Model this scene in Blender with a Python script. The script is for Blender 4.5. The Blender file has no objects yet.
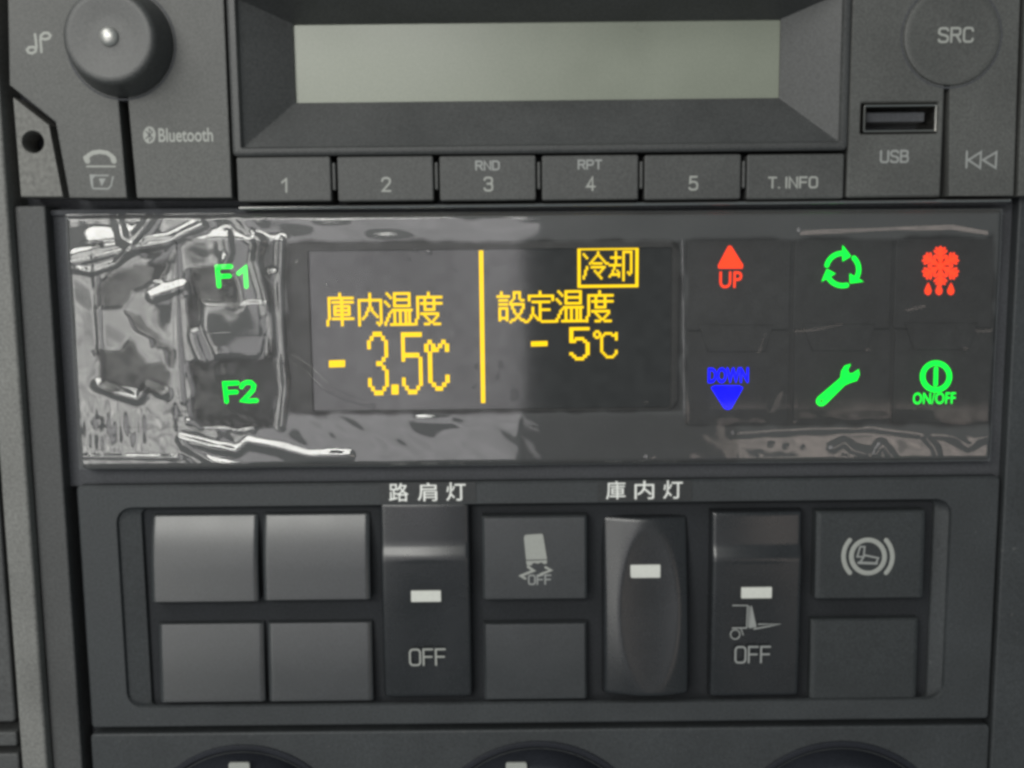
import bpy, bmesh, math, random
import numpy as np
from mathutils import Vector, Matrix

# ------------------------------------------------------------------ camera, world, lamps, exposure
S = 0.001                                  # panel units are millimetres
C = bpy.context.scene.collection
scn = bpy.context.scene
TILT, ROLL, FPX, DIST = math.radians(7.0), math.radians(0.6), 1000.0, 180.0
FW = Vector((0, math.cos(TILT), -math.sin(TILT)))
R0 = Vector((1, 0, 0)); U0 = R0.cross(FW)
CR = R0 * math.cos(ROLL) - U0 * math.sin(ROLL)
CU = R0 * math.sin(ROLL) + U0 * math.cos(ROLL)
CP = -DIST * FW
cam = bpy.data.cameras.new('camera'); cam_o = bpy.data.objects.new('camera', cam); C.objects.link(cam_o)
cam.sensor_width = 36.0; cam.lens = 36.0 * FPX / 1024.0
cam.clip_start = 0.005; cam.clip_end = 20.0
cam_o.matrix_world = Matrix(((CR.x, CU.x, -FW.x, CP.x * S), (CR.y, CU.y, -FW.y, CP.y * S), (CR.z, CU.z, -FW.z, CP.z * S), (0, 0, 0, 1)))
scn.camera = cam_o

w = bpy.data.worlds.new('World'); scn.world = w; w.use_nodes = True
bg = w.node_tree.nodes['Background']; bg.inputs[0].default_value = (0.80, 0.94, 1.0, 1); bg.inputs[1].default_value = 0.28

def lamp(name, loc, target, sx, sy, radiance, col, uneven=0.0, scale=4.0):
    l = bpy.data.lights.new(name, 'AREA'); l.shape = 'RECTANGLE'; l.size = sx; l.size_y = sy
    l.energy = radiance * math.pi * sx * sy; l.color = col
    if uneven:                              # noise added so that reflections of the lamp are not one flat brightness
        l.use_nodes = True; nt = l.node_tree; N, L = nt.nodes.new, nt.links.new; em = nt.nodes['Emission']
        ge = N('ShaderNodeNewGeometry'); no = N('ShaderNodeTexNoise'); no.inputs['Scale'].default_value = scale; no.inputs['Detail'].default_value = 2.5
        mr = N('ShaderNodeMapRange'); mr.inputs[1].default_value = 0.3; mr.inputs[2].default_value = 0.7; mr.inputs[3].default_value = 1 - uneven; mr.inputs[4].default_value = 1 + uneven
        L(ge.outputs['Parametric'], no.inputs['Vector']); L(no.outputs['Fac'], mr.inputs[0]); L(mr.outputs[0], em.inputs['Strength'])
    o = bpy.data.objects.new(name, l); C.objects.link(o); o.location = loc
    o.rotation_euler = (Vector(target) - Vector(loc)).to_track_quat('-Z', 'Y').to_euler()
    return o
# windows of the cab: a bright one high on the left, a dim one behind the camera on the left split into two lamps, a weak warm one low on the right
lamp('windscreen_light', (-0.24, -0.21, 0.31), (0, 0, 0.01), 0.25, 0.18, 6.0, (1.0, 0.985, 0.94))
lamp('side_window_light', (-0.090, -0.62, -0.050), (-0.090, 0, -0.050), 0.20, 0.30, 2.0, (1.0, 0.96, 0.98), 0.25, 2.0)
lamp('window_split_light', (-0.385, -0.62, -0.085), (-0.385, 0, -0.085), 0.30, 0.33, 3.8, (1.0, 0.98, 0.94), 0.8, 4.0)  # second lamp split off the side window, added for more edges in the film
lamp('fold_highlight_light', (-0.27, -0.62, 0.25), (-0.10, 0, 0), 0.52, 0.17, 14.0, (1.0, 0.99, 0.94), 0.35, 3.0)  # added lamp, no known source: puts bright highlights on the film folds
lamp('far_window_light', (0.30, -0.62, -0.175), (0.30, 0, -0.175), 0.27, 0.16, 1.7, (1.0, 0.84, 0.74), 0.7, 5.0)

vs = scn.view_settings; vs.view_transform = 'Standard'; vs.look = 'None'; vs.exposure = -0.52; vs.gamma = 1.0
scn.render.engine = 'CYCLES'
scn.cycles.pixel_filter_type = 'BLACKMAN_HARRIS'; scn.cycles.filter_width = 3.2
scn.cycles.use_denoising = True
scn.cycles.max_bounces = 8; scn.cycles.transparent_max_bounces = 12
scn.cycles.sample_clamp_indirect = 4.0
random.seed(4); RNG = np.random.RandomState(11)

# ------------------------------------------------------------------ pixel of the photo -> point of the panel plane that stands d mm proud
def U(px, py, d=0.0):
    v = FW + CR * ((px - 512) / FPX) - CU * ((py - 384) / FPX)
    k = (-d - CP.y) / v.y
    p = CP + v * k
    return (p.x, p.z)
def rect(x0, y0, x1, y1, d=0.0):            # left, top, right, bottom edges -> X0, X1, Z0, Z1 (upright rectangle)
    xm, ym = (x0 + x1) / 2, (y0 + y1) / 2
    return (U(x0, ym, d)[0], U(x1, ym, d)[0], U(xm, y1, d)[1], U(xm, y0, d)[1])
def P(pts, d=0.0): return [U(x, y, d) for x, y in pts]

# ------------------------------------------------------------------ materials
def nodes(name):
    m = bpy.data.materials.new(name); m.use_nodes = True
    nt = m.node_tree; b = nt.nodes['Principled BSDF']
    return m, nt, b
def plastic(name, col, rough=0.5, grain=0.25, scale=2600, spec=0.5, var=0.14, dust=0.0, mott=0.24):
    m, nt, b = nodes(name); N, L = nt.nodes.new, nt.links.new
    tc = N('ShaderNodeTexCoord')
    n1 = N('ShaderNodeTexNoise'); n1.inputs['Scale'].default_value = scale; n1.inputs['Detail'].default_value = 3
    n2 = N('ShaderNodeTexNoise'); n2.inputs['Scale'].default_value = 75; n2.inputs['Detail'].default_value = 5
    L(tc.outputs['Object'], n1.inputs['Vector']); L(tc.outputs['Object'], n2.inputs['Vector'])
    bp = N('ShaderNodeBump'); bp.inputs['Strength'].default_value = grain; bp.inputs['Distance'].default_value = 0.00006
    L(n1.outputs['Fac'], bp.inputs['Height']); L(bp.outputs['Normal'], b.inputs['Normal'])
    mr = N('ShaderNodeMapRange'); mr.inputs[1].default_value = 0.3; mr.inputs[2].default_value = 0.7
    mr.inputs[3].default_value = 1 - var; mr.inputs[4].default_value = 1 + var
    L(n2.outputs['Fac'], mr.inputs[0])
    mr1 = N('ShaderNodeMapRange'); mr1.inputs[1].default_value = 0.3; mr1.inputs[2].default_value = 0.7
    mr1.inputs[3].default_value = 1 - mott; mr1.inputs[4].default_value = 1 + mott
    L(n1.outputs['Fac'], mr1.inputs[0])
    mu = N('ShaderNodeMath'); mu.operation = 'MULTIPLY'; L(mr.outputs[0], mu.inputs[0]); L(mr1.outputs[0], mu.inputs[1])
    mx = N('ShaderNodeVectorMath'); mx.operation = 'SCALE'; mx.inputs[0].default_value = col
    L(mu.outputs[0], mx.inputs['Scale'])
    out = mx.outputs[0]
    if dust:
        n3 = N('ShaderNodeTexNoise'); n3.inputs['Scale'].default_value = 900; n3.inputs['Detail'].default_value = 2
        L(tc.outputs['Object'], n3.inputs['Vector'])
        rp = N('ShaderNodeMapRange'); rp.inputs[1].default_value = 0.70; rp.inputs[2].default_value = 0.78; rp.inputs[4].default_value = dust
        L(n3.outputs['Fac'], rp.inputs[0])
        mc = N('ShaderNodeMix'); mc.data_type = 'RGBA'; mc.inputs['B'].default_value = (0.35, 0.34, 0.32, 1)
        L(rp.outputs[0], mc.inputs['Factor']); L(out, mc.inputs['A']); out = mc.outputs['Result']
    L(out, b.inputs['Base Color'])
    rr = N('ShaderNodeMapRange'); rr.inputs[1].default_value = 0.3; rr.inputs[2].default_value = 0.7
    rr.inputs[3].default_value = rough * 0.9; rr.inputs[4].default_value = min(1, rough * 1.12)
    L(n2.outputs['Fac'], rr.inputs[0]); L(rr.outputs[0], b.inputs['Roughness'])
    b.inputs['Specular IOR Level'].default_value = spec
    return m
def glow(name, col, strength=1.0):
    m, nt, b = nodes(name)
    b.inputs['Base Color'].default_value = (0, 0, 0, 1); b.inputs['Roughness'].default_value = 0.6; b.inputs['Specular IOR Level'].default_value = 0.0
    b.inputs['Emission Color'].default_value = (*col, 1); b.inputs['Emission Strength'].default_value = strength
    return m
def film_material():
    m = bpy.data.materials.new('clear_film'); m.use_nodes = True; nt = m.node_tree; nt.nodes.clear()
    N, L = nt.nodes.new, nt.links.new
    out = N('ShaderNodeOutputMaterial'); mix = N('ShaderNodeMixShader'); tr = N('ShaderNodeBsdfTransparent')
    gl = N('ShaderNodeBsdfGlossy'); gl.inputs['Roughness'].default_value = 0.06; gl.inputs['Color'].default_value = (1, 1, 1, 1)
    lw = N('ShaderNodeFresnel'); lw.inputs['IOR'].default_value = 1.5
    k = N('ShaderNodeMath'); k.operation = 'MULTIPLY_ADD'; k.inputs[1].default_value = 1.9; k.inputs[2].default_value = 0.015; k.use_clamp = True
    at = N('ShaderNodeAttribute'); at.attribute_name = 'loose'      # 1 where air is trapped behind the film, 0 where it clings
    kk = N('ShaderNodeMath'); kk.operation = 'MULTIPLY'; L(lw.outputs[0], k.inputs[0]); L(k.outputs[0], kk.inputs[0]); L(at.outputs['Fac'], kk.inputs[1]); L(kk.outputs[0], mix.inputs[0]); L(tr.outputs[0], mix.inputs[1]); L(gl.outputs[0], mix.inputs[2])
    hz = N('ShaderNodeMixShader'); hz.inputs[0].default_value = 0.012
    df = N('ShaderNodeBsdfDiffuse'); df.inputs['Color'].default_value = (0.8, 0.8, 0.78, 1)
    hk = N('ShaderNodeMath'); hk.operation = 'MULTIPLY_ADD'; hk.inputs[1].default_value = 0.055; hk.inputs[2].default_value = 0.002
    L(at.outputs['Fac'], hk.inputs[0]); L(hk.outputs[0], hz.inputs[0]); L(mix.outputs[0], hz.inputs[1]); L(df.outputs[0], hz.inputs[2]); L(hz.outputs[0], out.inputs[0])
    return m
M = {
    'radio':   plastic('radio_plastic', (0.082, 0.084, 0.080), 0.55, 0.35),
    'radiok':  plastic('radio_knob_plastic', (0.062, 0.064, 0.063), 0.42, 0.2),
    'bezel':   plastic('display_bezel_plastic', (0.056, 0.058, 0.058), 0.5, 0.25),
    'trim':    plastic('trim_plastic', (0.165, 0.166, 0.157), 0.6, 0.5, 1900, dust=0.15),
    'frame':   plastic('frame_plastic', (0.062, 0.064, 0.064), 0.6, 0.4, 2200, dust=0.1),
    'switchp': plastic('switch_panel_plastic', (0.036, 0.040, 0.0425), 0.58, 0.4, 2200, dust=0.12),
    'blank':   plastic('blank_switch_plastic', (0.030, 0.033, 0.035), 0.33, 0.14, 3000, spec=0.8),
    'rocker':  plastic('rocker_plastic', (0.017, 0.0185, 0.0205), 0.27, 0.08, 3000, spec=0.7),
    'dark':    plastic('cavity_black', (0.062, 0.065, 0.072), 0.8, 0.2),
    'knob':    plastic('rotary_knob_plastic', (0.018, 0.020, 0.026), 0.6, 0.3, spec=0.2),
    'ctrl':    plastic('controller_black', (0.020, 0.0205, 0.021), 0.35, 0.08),
    'key':     plastic('controller_key_black', (0.021, 0.0215, 0.022), 0.45, 0.15),
    'window':  plastic('display_window_black', (0.022, 0.022, 0.022), 0.55, 0.05),
    'lcd':     plastic('radio_lcd', (0.225, 0.243, 0.198), 0.3, 0.02, 2600, spec=0.45, var=0.05, mott=0.06),
    'print':   plastic('white_print', (0.34, 0.35, 0.325), 0.6, 0.05, var=0.06, mott=0.05),
    'dimprint': plastic('grey_print', (0.29, 0.30, 0.29), 0.6, 0.05, var=0.06, mott=0.05),
    'label':   plastic('label_print', (0.85, 0.86, 0.82), 0.6, 0.05, var=0.06, mott=0.05),
    'tape':    plastic('label_tape_black', (0.028, 0.030, 0.031), 0.5, 0.1),
    'indicator': plastic('indicator_lens', (0.66, 0.67, 0.62), 0.45, 0.05, var=0.06, mott=0.05),
    'bracket': plastic('bracket_coating', (0.15, 0.15, 0.14), 0.65, 0.9, 1300, dust=0.3),
    'tray':    plastic('tray_black', (0.024, 0.026, 0.029), 0.75, 0.2, spec=0.2),
    'radiob':  plastic('radio_button_plastic', (0.066, 0.068, 0.066), 0.55, 0.3),
    'dullkey': plastic('dull_switch_plastic', (0.033, 0.037, 0.039), 0.55, 0.3, 2400, spec=0.4),
    'film':    film_material(),
    'green':   glow('green_backlight', (0.0, 1.0, 0.045), 2.5),
    'red':     glow('red_backlight', (1.0, 0.05, 0.013), 2.3),
    'blue':    glow('blue_backlight', (0.0, 0.0, 1.0), 3.2),
    'darkred': glow('dark_red_backlight', (0.10, 0.004, 0.002), 1.0),
    'yellow':  glow('yellow_dots', (1.0, 0.66, 0.004), 1.95),
}
m, nt, b = nodes('screen_glass'); b.inputs['Base Color'].default_value = (0.02, 0.02, 0.02, 1); b.inputs['Roughness'].default_value = 0.09
b.inputs['IOR'].default_value = 1.72; M['screen'] = m
m, nt, b = nodes('steel'); b.inputs['Base Color'].default_value = (0.62, 0.6, 0.56, 1); b.inputs['Metallic'].default_value = 1; b.inputs['Roughness'].default_value = 0.25; M['steel'] = m
m, nt, b = nodes('glint_metal'); b.inputs['Base Color'].default_value = (0.42, 0.42, 0.41, 1); b.inputs['Metallic'].default_value = 0.9; b.inputs['Roughness'].default_value = 0.13; M['strip'] = m
m, nt, b = nodes('satin_dimple'); b.inputs['Base Color'].default_value = (0.42, 0.42, 0.40, 1); b.inputs['Metallic'].default_value = 0.6; b.inputs['Roughness'].default_value = 0.35; M['dimple'] = m

# ------------------------------------------------------------------ mesh helpers (verts: X, depth, Z in mm)
class MB:
    def __init__(s): s.v = []; s.f = []; s.flat = set()
    def add(s, pts): i = len(s.v); s.v += pts; return i
    def face(s, ids, flat=False):
        if flat: s.flat.add(len(s.f))
        s.f.append(tuple(ids))
def V(x, d, z): return (x, -d, z)
ROOT = {}
def obj(name, mb, mat, parent=None, smooth=True, loc=None):
    o = bpy.data.objects.new(name, None) if mb is None else None
    if mb is not None:
        me = bpy.data.meshes.new(name)
        if parent is not None: off = ROOT[parent.name]
        else:
            off = loc or (0, 0, 0)
        me.from_pydata([((x - off[0]) * S, (y - off[1]) * S, (z - off[2]) * S) for x, y, z in mb.v], [], mb.f)
        bm = bmesh.new(); bm.from_mesh(me); bmesh.ops.recalc_face_normals(bm, faces=bm.faces); bm.to_mesh(me); bm.free()
        if smooth:
            me.polygons.foreach_set('use_smooth', [True] * len(me.polygons))
            try: me.set_sharp_from_angle(angle=math.radians(38))
            except Exception: pass
        me.materials.append(M[mat])
        o = bpy.data.objects.new(name, me)
        if smooth:
            wn = o.modifiers.new('weighted_normals', 'WEIGHTED_NORMAL'); wn.keep_sharp = True; wn.weight = 90
    C.objects.link(o)
    if parent is not None: o.parent = parent; ROOT[o.name] = ROOT[parent.name]
    else:
        off = loc or (0, 0, 0); o.location = [c * S for c in off]; ROOT[o.name] = off
    return o
def thing(name, label, cat, loc, group=None):
    o = obj(name, None, None, None, loc=loc); o['label'] = label; o['category'] = cat; o.empty_display_size = 0.01
    if group: o['group'] = group
    return o
def tag(o, label, cat, group=None):
    o['label'] = label; o['category'] = cat
    if group: o['group'] = group
    return o
def rr_loop(R, r, d, n=5, inset=0.0):       # rounded-rectangle loop, counter-clockwise
    X0, X1, Z0, Z1 = R[0] + inset, R[1] - inset, R[2] + inset, R[3] - inset
    r = max(0.02, min(r - inset if r > inset else 0.05, (X1 - X0) / 2.01, (Z1 - Z0) / 2.01)); pts = []
    for cx, cz, a0 in ((X1 - r, Z0 + r, -90), (X1 - r, Z1 - r, 0), (X0 + r, Z1 - r, 90), (X0 + r, Z0 + r, 180)):
        for i in range(n + 1):
            a = math.radians(a0 + 90 * i / n); pts.append(V(cx + r * math.cos(a), d, cz + r * math.sin(a)))
    return pts
def circ_loop(cx, cz, r, d, n=48): return [V(cx + r * math.cos(2 * math.pi * i / n), d, cz + r * math.sin(2 * math.pi * i / n)) for i in range(n)]
def loft(mb, loops, cap0=False, cap1=True):
    idx = [mb.add(l) for l in loops]; n = len(loops[0])
    for a, b_ in zip(idx, idx[1:]):
        for i in range(n):
            j = (i + 1) % n; mb.face((a + i, a + j, b_ + j, b_ + i))
    if cap0: mb.face([idx[0] + i for i in range(n)][::-1])
    if cap1: mb.face([idx[-1] + i for i in range(n)])
    return mb
def rbox(R, d0, d1, r=0.6, bev=0.25, mb=None, cap0=False):
    mb = mb or MB()
    lp = [rr_loop(R, r, d0), rr_loop(R, r, d1 - bev)]
    for k in (30, 60, 90):
        a = math.radians(k); lp.append(rr_loop(R, r, d1 - bev + bev * math.sin(a), inset=bev * (1 - math.cos(a))))
    return loft(mb, lp, cap0)
def prism(pts, d0, d1, bev=0.2, mb=None):    # extruded outline with rounded front edge
    mb = mb or MB(); n = len(pts)
    A = sum(pts[i][0] * pts[(i + 1) % n][1] - pts[(i + 1) % n][0] * pts[i][1] for i in range(n))
    if A < 0: pts = pts[::-1]
    def inset(k):
        out = []
        for i in range(n):
            p, q, r_ = Vector(pts[i - 1]), Vector(pts[i]), Vector(pts[(i + 1) % n])
            a = (q - p).normalized(); b_ = (r_ - q).normalized()
            na, nb = Vector((-a.y, a.x)), Vector((-b_.y, b_.x)); mi = (na + nb)
            mi = mi / max(0.25, mi.dot(mi) / 2.0) if mi.length > 1e-6 else na
            out.append(q + mi * k)
        return out
    lp = [[V(x, d0, z) for x, z in pts], [V(x, d1 - bev, z) for x, z in pts]]
    for kk in (45, 90):
        a = math.radians(kk); lp.append([V(p.x, d1 - bev + bev * math.sin(a), p.y) for p in inset(bev * (1 - math.cos(a)))])
    return loft(mb, lp)
def stroke(mb, pts, wd, d, h=0.06, closed=False, cap=6):   # raised rounded line of width wd through the points
    pts = [Vector(p) for p in pts]; n = len(pts); hw = wd / 2
    L_, Cn, R_ = [], [], []
    for i in range(n):
        a = pts[i] - pts[i - 1] if (i or closed) else pts[1] - pts[0]
        b_ = pts[(i + 1) % n] - pts[i] if (i < n - 1 or closed) else a
        a = a.normalized(); b_ = b_.normalized(); t = (a + b_)
        t = t.normalized() if t.length > 1e-6 else a
        nn = Vector((-t.y, t.x)); k = hw / max(0.5, nn.dot(Vector((-a.y, a.x))))
        L_.append(pts[i] + nn * k); R_.append(pts[i] - nn * k); Cn.append(pts[i])
    il = mb.add([V(p.x, d, p.y) for p in L_]); ic = mb.add([V(p.x, d + h, p.y) for p in Cn]); ir = mb.add([V(p.x, d, p.y) for p in R_])
    for i in range(n if closed else n - 1):
        j = (i + 1) % n
        mb.face((il + i, ic + i, ic + j, il + j)); mb.face((ic + i, ir + i, ir + j, ic + j))
    if not closed:
        for e, q, tdir in ((0, L_[0], pts[0] - pts[1]), (n - 1, R_[-1], pts[-1] - pts[-2])):
            a0 = math.atan2(q.y - pts[e].y, q.x - pts[e].x); ii = []
            first, last = (il, ir) if e == 0 else (ir, il)
            arc = mb.add([V(pts[e].x + hw * math.cos(a0 + math.pi * k / cap), d, pts[e].y + hw * math.sin(a0 + math.pi * k / cap)) for k in range(1, cap)])
            seq = [first + e] + [arc + k for k in range(cap - 1)] + [last + e]
            for u, v in zip(seq, seq[1:]): mb.face((ic + e, u, v))
    return mb
def pstroke(mb, pts, wpx, d, **k): return stroke(mb, P(pts, d), wpx * 0.181, d, **k)
def arc(cx, cy, r, a0, a1, n=20, ry=None): return [(cx + r * math.cos(math.radians(a0 + (a1 - a0) * i / n)), cy - (ry or r) * math.sin(math.radians(a0 + (a1 - a0) * i / n))) for i in range(n + 1)]
def heightfield(R, fn, nu=36, nv=48, d_skirt=-6, r=0.5):   # fn(u,v): u,v in 0..1 (v up) -> depth
    mb = MB(); idx = {}
    for j in range(nv + 1):
        for i in range(nu + 1):
            # denser towards the edges so that the rounded rim is smooth
            u = 0.5 - 0.5 * math.cos(math.pi * i / nu); v = 0.5 - 0.5 * math.cos(math.pi * j / nv)
            u = 0.5 * u + 0.5 * i / nu; v = 0.5 * v + 0.5 * j / nv
            x = R[0] + (R[1] - R[0]) * u; z = R[2] + (R[3] - R[2]) * v
            ex = min(u, 1 - u) * (R[1] - R[0]); ez = min(v, 1 - v) * (R[3] - R[2])
            drop = 0
            for e in (ex, ez):
                if e < r: drop += r - math.sqrt(max(0, r * r - (r - e) ** 2))
            idx[i, j] = mb.add([V(x, fn(u, v) - drop, z)])
    for j in range(nv):
        for i in range(nu): mb.face((idx[i, j], idx[i + 1, j], idx[i + 1, j + 1], idx[i, j + 1]))
    rim = [(i, 0) for i in range(nu)] + [(nu, j) for j in range(nv)] + [(i, nv) for i in range(nu, 0, -1)] + [(0, j) for j in range(nv, 0, -1)]
    base = mb.add([V(mb.v[idx[k]][0], d_skirt, mb.v[idx[k]][2]) for k in rim]); n = len(rim)
    for k in range(n): mb.face((idx[rim[k]], base + k, base + (k + 1) % n, idx[rim[(k + 1) % n]]))
    return mb
def lettering(name, text, box, d, mat, parent, bold=0.0, thick=0.03):   # built-in font, fitted to the box (photo pixels) on the surface at depth d
    cu = bpy.data.curves.new('t', 'FONT'); cu.body = text; cu.offset = bold; cu.resolution_u = 4
    t = bpy.data.objects.new('t', cu); C.objects.link(t); bpy.context.view_layer.update()
    me = bpy.data.meshes.new_from_object(t.evaluated_get(bpy.context.evaluated_depsgraph_get()))
    bpy.data.objects.remove(t); bpy.data.curves.remove(cu)
    xs = [v.co.x for v in me.vertices]; ys = [v.co.y for v in me.vertices]
    x0, x1, y0, y1 = min(xs), max(xs), min(ys), max(ys); R = rect(*box, d)
    mb = MB()
    mb.v = [V(R[0] + (v.co.x - x0) / (x1 - x0) * (R[1] - R[0]), d + thick, R[2] + (v.co.y - y0) / (y1 - y0) * (R[3] - R[2])) for v in me.vertices]
    mb.f = [tuple(p.vertices) for p in me.polygons]; bpy.data.meshes.remove(me)
    return obj(name, mb, mat, parent, smooth=False)

GL = {'O': (.62, [([(.16, 0), (.46, 0), (.56, .05), (.62, .18), (.62, .82), (.56, .95), (.46, 1), (.16, 1), (.06, .95), (0, .82), (0, .18), (.06, .05)], 1)]),
 'F': (.55, [([(0, 0), (0, 1), (.55, 1)], 0), ([(0, .52), (.5, .52)], 0)]),
 'S': (.6, [([(.6, .84), (.55, .95), (.45, 1), (.15, 1), (.04, .94), (0, .85), (0, .65), (.15, .54), (.45, .47), (.6, .36), (.6, .15), (.55, .05), (.45, 0), (.15, 0), (.04, .05), (0, .16)], 0)]),
 'R': (.62, [([(0, 0), (0, 1), (.45, 1), (.57, .95), (.6, .85), (.6, .65), (.56, .54), (.45, .5), (0, .5)], 0), ([(.35, .5), (.62, 0)], 0)]),
 'C': (.6, [([(.6, .8), (.56, .94), (.45, 1), (.15, 1), (.05, .94), (0, .82), (0, .18), (.05, .06), (.15, 0), (.45, 0), (.56, .06), (.6, .2)], 0)]),
 'U': (.62, [([(0, 1), (0, .18), (.05, .06), (.15, 0), (.47, 0), (.57, .06), (.62, .18), (.62, 1)], 0)]),
 'B': (.6, [([(0, 0), (0, 1), (.42, 1), (.54, .94), (.56, .8), (.54, .62), (.42, .53), (0, .53)], 0), ([(.42, .53), (.56, .46), (.6, .3), (.57, .1), (.45, 0), (0, 0)], 0)]),
 'T': (.6, [([(0, 1), (.6, 1)], 0), ([(.3, .96), (.3, 0)], 0)]), 'I': (.02, [([(0, 0), (0, 1)], 0)]), 'N': (.62, [([(0, 0), (0, 1), (.62, 0), (.62, 1)], 0)]),
 'P': (.6, [([(0, 0), (0, 1), (.45, 1), (.57, .94), (.6, .82), (.6, .62), (.56, .5), (.45, .45), (0, .45)], 0)]),
 'D': (.62, [([(0, 0), (0, 1), (.4, 1), (.55, .93), (.62, .78), (.62, .22), (.55, .07), (.4, 0)], 1)]), '.': (.03, [([(0, 0), (.02, .02)], 0)]), ' ': (.1, []),
 '2': (.6, [([(0, .78), (.05, .93), (.17, 1), (.42, 1), (.55, .93), (.6, .78), (.55, .6), (.02, .01), (.6, 0)], 0)]),
 '3': (.6, [([(0, .84), (.06, .95), (.17, 1), (.43, 1), (.55, .95), (.58, .8), (.55, .6), (.43, .53), (.22, .53)], 0), ([(.43, .53), (.57, .45), (.6, .28), (.57, .08), (.43, 0), (.17, 0), (.05, .06), (0, .17)], 0)]),
 '4': (.66, [([(.46, 0), (.46, 1), (0, .27), (.66, .27)], 0)]),
 '5': (.6, [([(.55, 1), (.08, 1), (.04, .53), (.17, .61), (.4, .61), (.55, .52), (.6, .33), (.57, .1), (.43, 0), (.15, 0), (.04, .06), (0, .14)], 0)])}
def printed(name, text, box, d, wpx, mat, parent, gap=.24):      # plain single-stroke lettering fitted to the box (photo pixels)
    R = rect(box[0] + wpx / 2, box[1] + wpx / 2, box[2] - wpx / 2, box[3] - wpx / 2, d)
    W = sum(GL[c][0] for c in text) + gap * (len(text) - 1); x = 0; mb = MB()
    for c in text:
        for n_, (pts, cl) in enumerate(GL[c][1]):
            stroke(mb, [(R[0] + (x + a) / W * (R[1] - R[0]), R[2] + b_ * (R[3] - R[2])) for a, b_ in pts], wpx * .181, d + .004 * n_, h=.03, closed=bool(cl))
        x += GL[c][0] + gap
    return obj(name, mb, mat, parent)
def dots(mb, rows, box, d):                 # dot-matrix glyph: one cell per lit dot run
    R = rect(*box, d); nr = len(rows); nc = max(len(r) for r in rows)
    cw, ch = (R[1] - R[0]) / nc, (R[3] - R[2]) / nr
    for j, row in enumerate(rows):
        i = 0
        while i < len(row):
            if row[i] == '#':
                k = i
                while k + 1 < len(row) and row[k + 1] == '#': k += 1
                xa, xb = R[0] + i * cw - cw * 0.22, R[0] + (k + 1) * cw + cw * 0.22; za, zb = R[3] - (j + 1.0) * ch - ch * .12, R[3] - j * ch + ch * .12
                dd = d + .004 * (j % 2); a = mb.add([V(xa, dd, za), V(xb, dd, za), V(xb, dd, zb), V(xa, dd, zb)]); mb.face((a, a + 1, a + 2, a + 3)); i = k
            i += 1
    return mb
def quad(mb, pts, d): a = mb.add([V(x, d, z) for x, z in pts]); mb.face([a + i for i in range(len(pts))]); return mb

# ------------------------------------------------------------------ the dashboard round the instruments (setting)
dash = obj('dashboard', None, None, loc=(0, 8, 0)); dash['kind'] = 'structure'
dash['label'] = 'dark grey plastic dashboard centre stack'
obj('back_plate', rbox((-150, 150, -130, 110), -16, -5, 1, 0.3), 'dark', dash)
x_a = U(13, 260, 2)[0]
xc = U(8, 610, 2.5)[0]
obj('trim_strip', rbox((xc + .35, U(9, 230, 2.5)[0], -125, 110), -12, 2.5, 0.8, 0.6), 'trim', dash)
obj('outer_trim', rbox((-140, xc - .35, U(5, 722, 2)[1], 110), -12, 2.2, 0.8, 0.5), 'frame', dash)  # darker plastic stands in for the light falling off down the trim
obj('outer_trim', rbox((-140, xc - .35, U(5, 746, 2)[1], U(5, 732, 2)[1]), -12, 2.2, 0.5, 0.4), 'frame', dash)
obj('outer_trim', rbox((-140, xc - .35, -125, U(5, 754, 2)[1]), -12, 2.0, 0.5, 0.4), 'frame', dash)
obj('frame_strip', rbox((U(17, 230)[0], U(48, 230)[0], -125, U(30, 206)[1]), -12, 0.6, 0.5, 0.4), 'frame', dash)
obj('frame_strip', rbox((U(1012, 330)[0], 140, -125, U(1015, 196)[1]), -12, 0.3, 0.5, 0.4), 'switchp', dash)
obj('gap_lift_floor', rbox((U(46, 330)[0], U(1014, 330)[0], U(530, 484)[1], U(530, 205)[1]), -6, -2.2, .3, .1), 'dark', dash)  # plate added close behind the gaps to lighten their deep shade
obj('crossbar', rbox((U(30, 203)[0], U(1012, 203)[0], U(500, 211, -1)[1], U(500, 205, -1)[1]), -12, -1.5, 0.3, 0.3), 'dark', dash)

# ------------------------------------------------------------------ radio
radio = thing('car_radio', 'dark grey dashboard radio with a blank greenish display and numbered preset buttons', 'radio', (5, 0, 50))
DR = 3.0
pl = obj('faceplate', prism(P([(6, -70), (104, -70), (127, 198), (69, 198), (55, 122), (9, 85)], DR), -11, DR, 0.35), 'radio', radio)
pr = obj('faceplate', prism(P([(112, -70), (221, -70), (232, 198), (136.5, 198)], DR), -11, DR, 0.35), 'radio', radio)
# display surround: raised lip, then sloping sides down to the liquid crystal panel
Ro = rect(229, -18, 850, 153, 3.2); Ri = rect(237, -8, 844, 146, 3.4); Rl = rect(294, 21.5, 780, 100.5, -3)
mb = MB(); loft(mb, [rr_loop(Ro, 0.8, -11), rr_loop(Ro, 0.8, 3.0), rr_loop(Ro, 0.8, 3.3, inset=0.25), rr_loop(Ro, 0.8, 3.45, inset=0.6), rr_loop(Ri, 0.5, 3.45), rr_loop(Ri, 0.5, 3.2, inset=0.25), rr_loop(Ri, 0.5, 2.6, inset=0.4), rr_loop(Rl, 0.25, -3), rr_loop(Rl, 0.25, -3.6)], cap1=False)
sur = obj('display_surround', mb, 'bezel', radio)
obj('display', rbox((Rl[0] - .5, Rl[1] + .5, Rl[2] - .5, Rl[3] + .5), -6, -3.5, 0.3, 0.05), 'lcd', radio)
obj('top_plate', rbox(rect(229, -70, 850, -21, 3), -11, 3.0, 0.5, 0.3), 'radio', radio)
bt = [(238, 330), (338.5, 432.5), (440.5, 535), (543, 637.5), (645.5, 740), (748, 843)]
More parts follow.
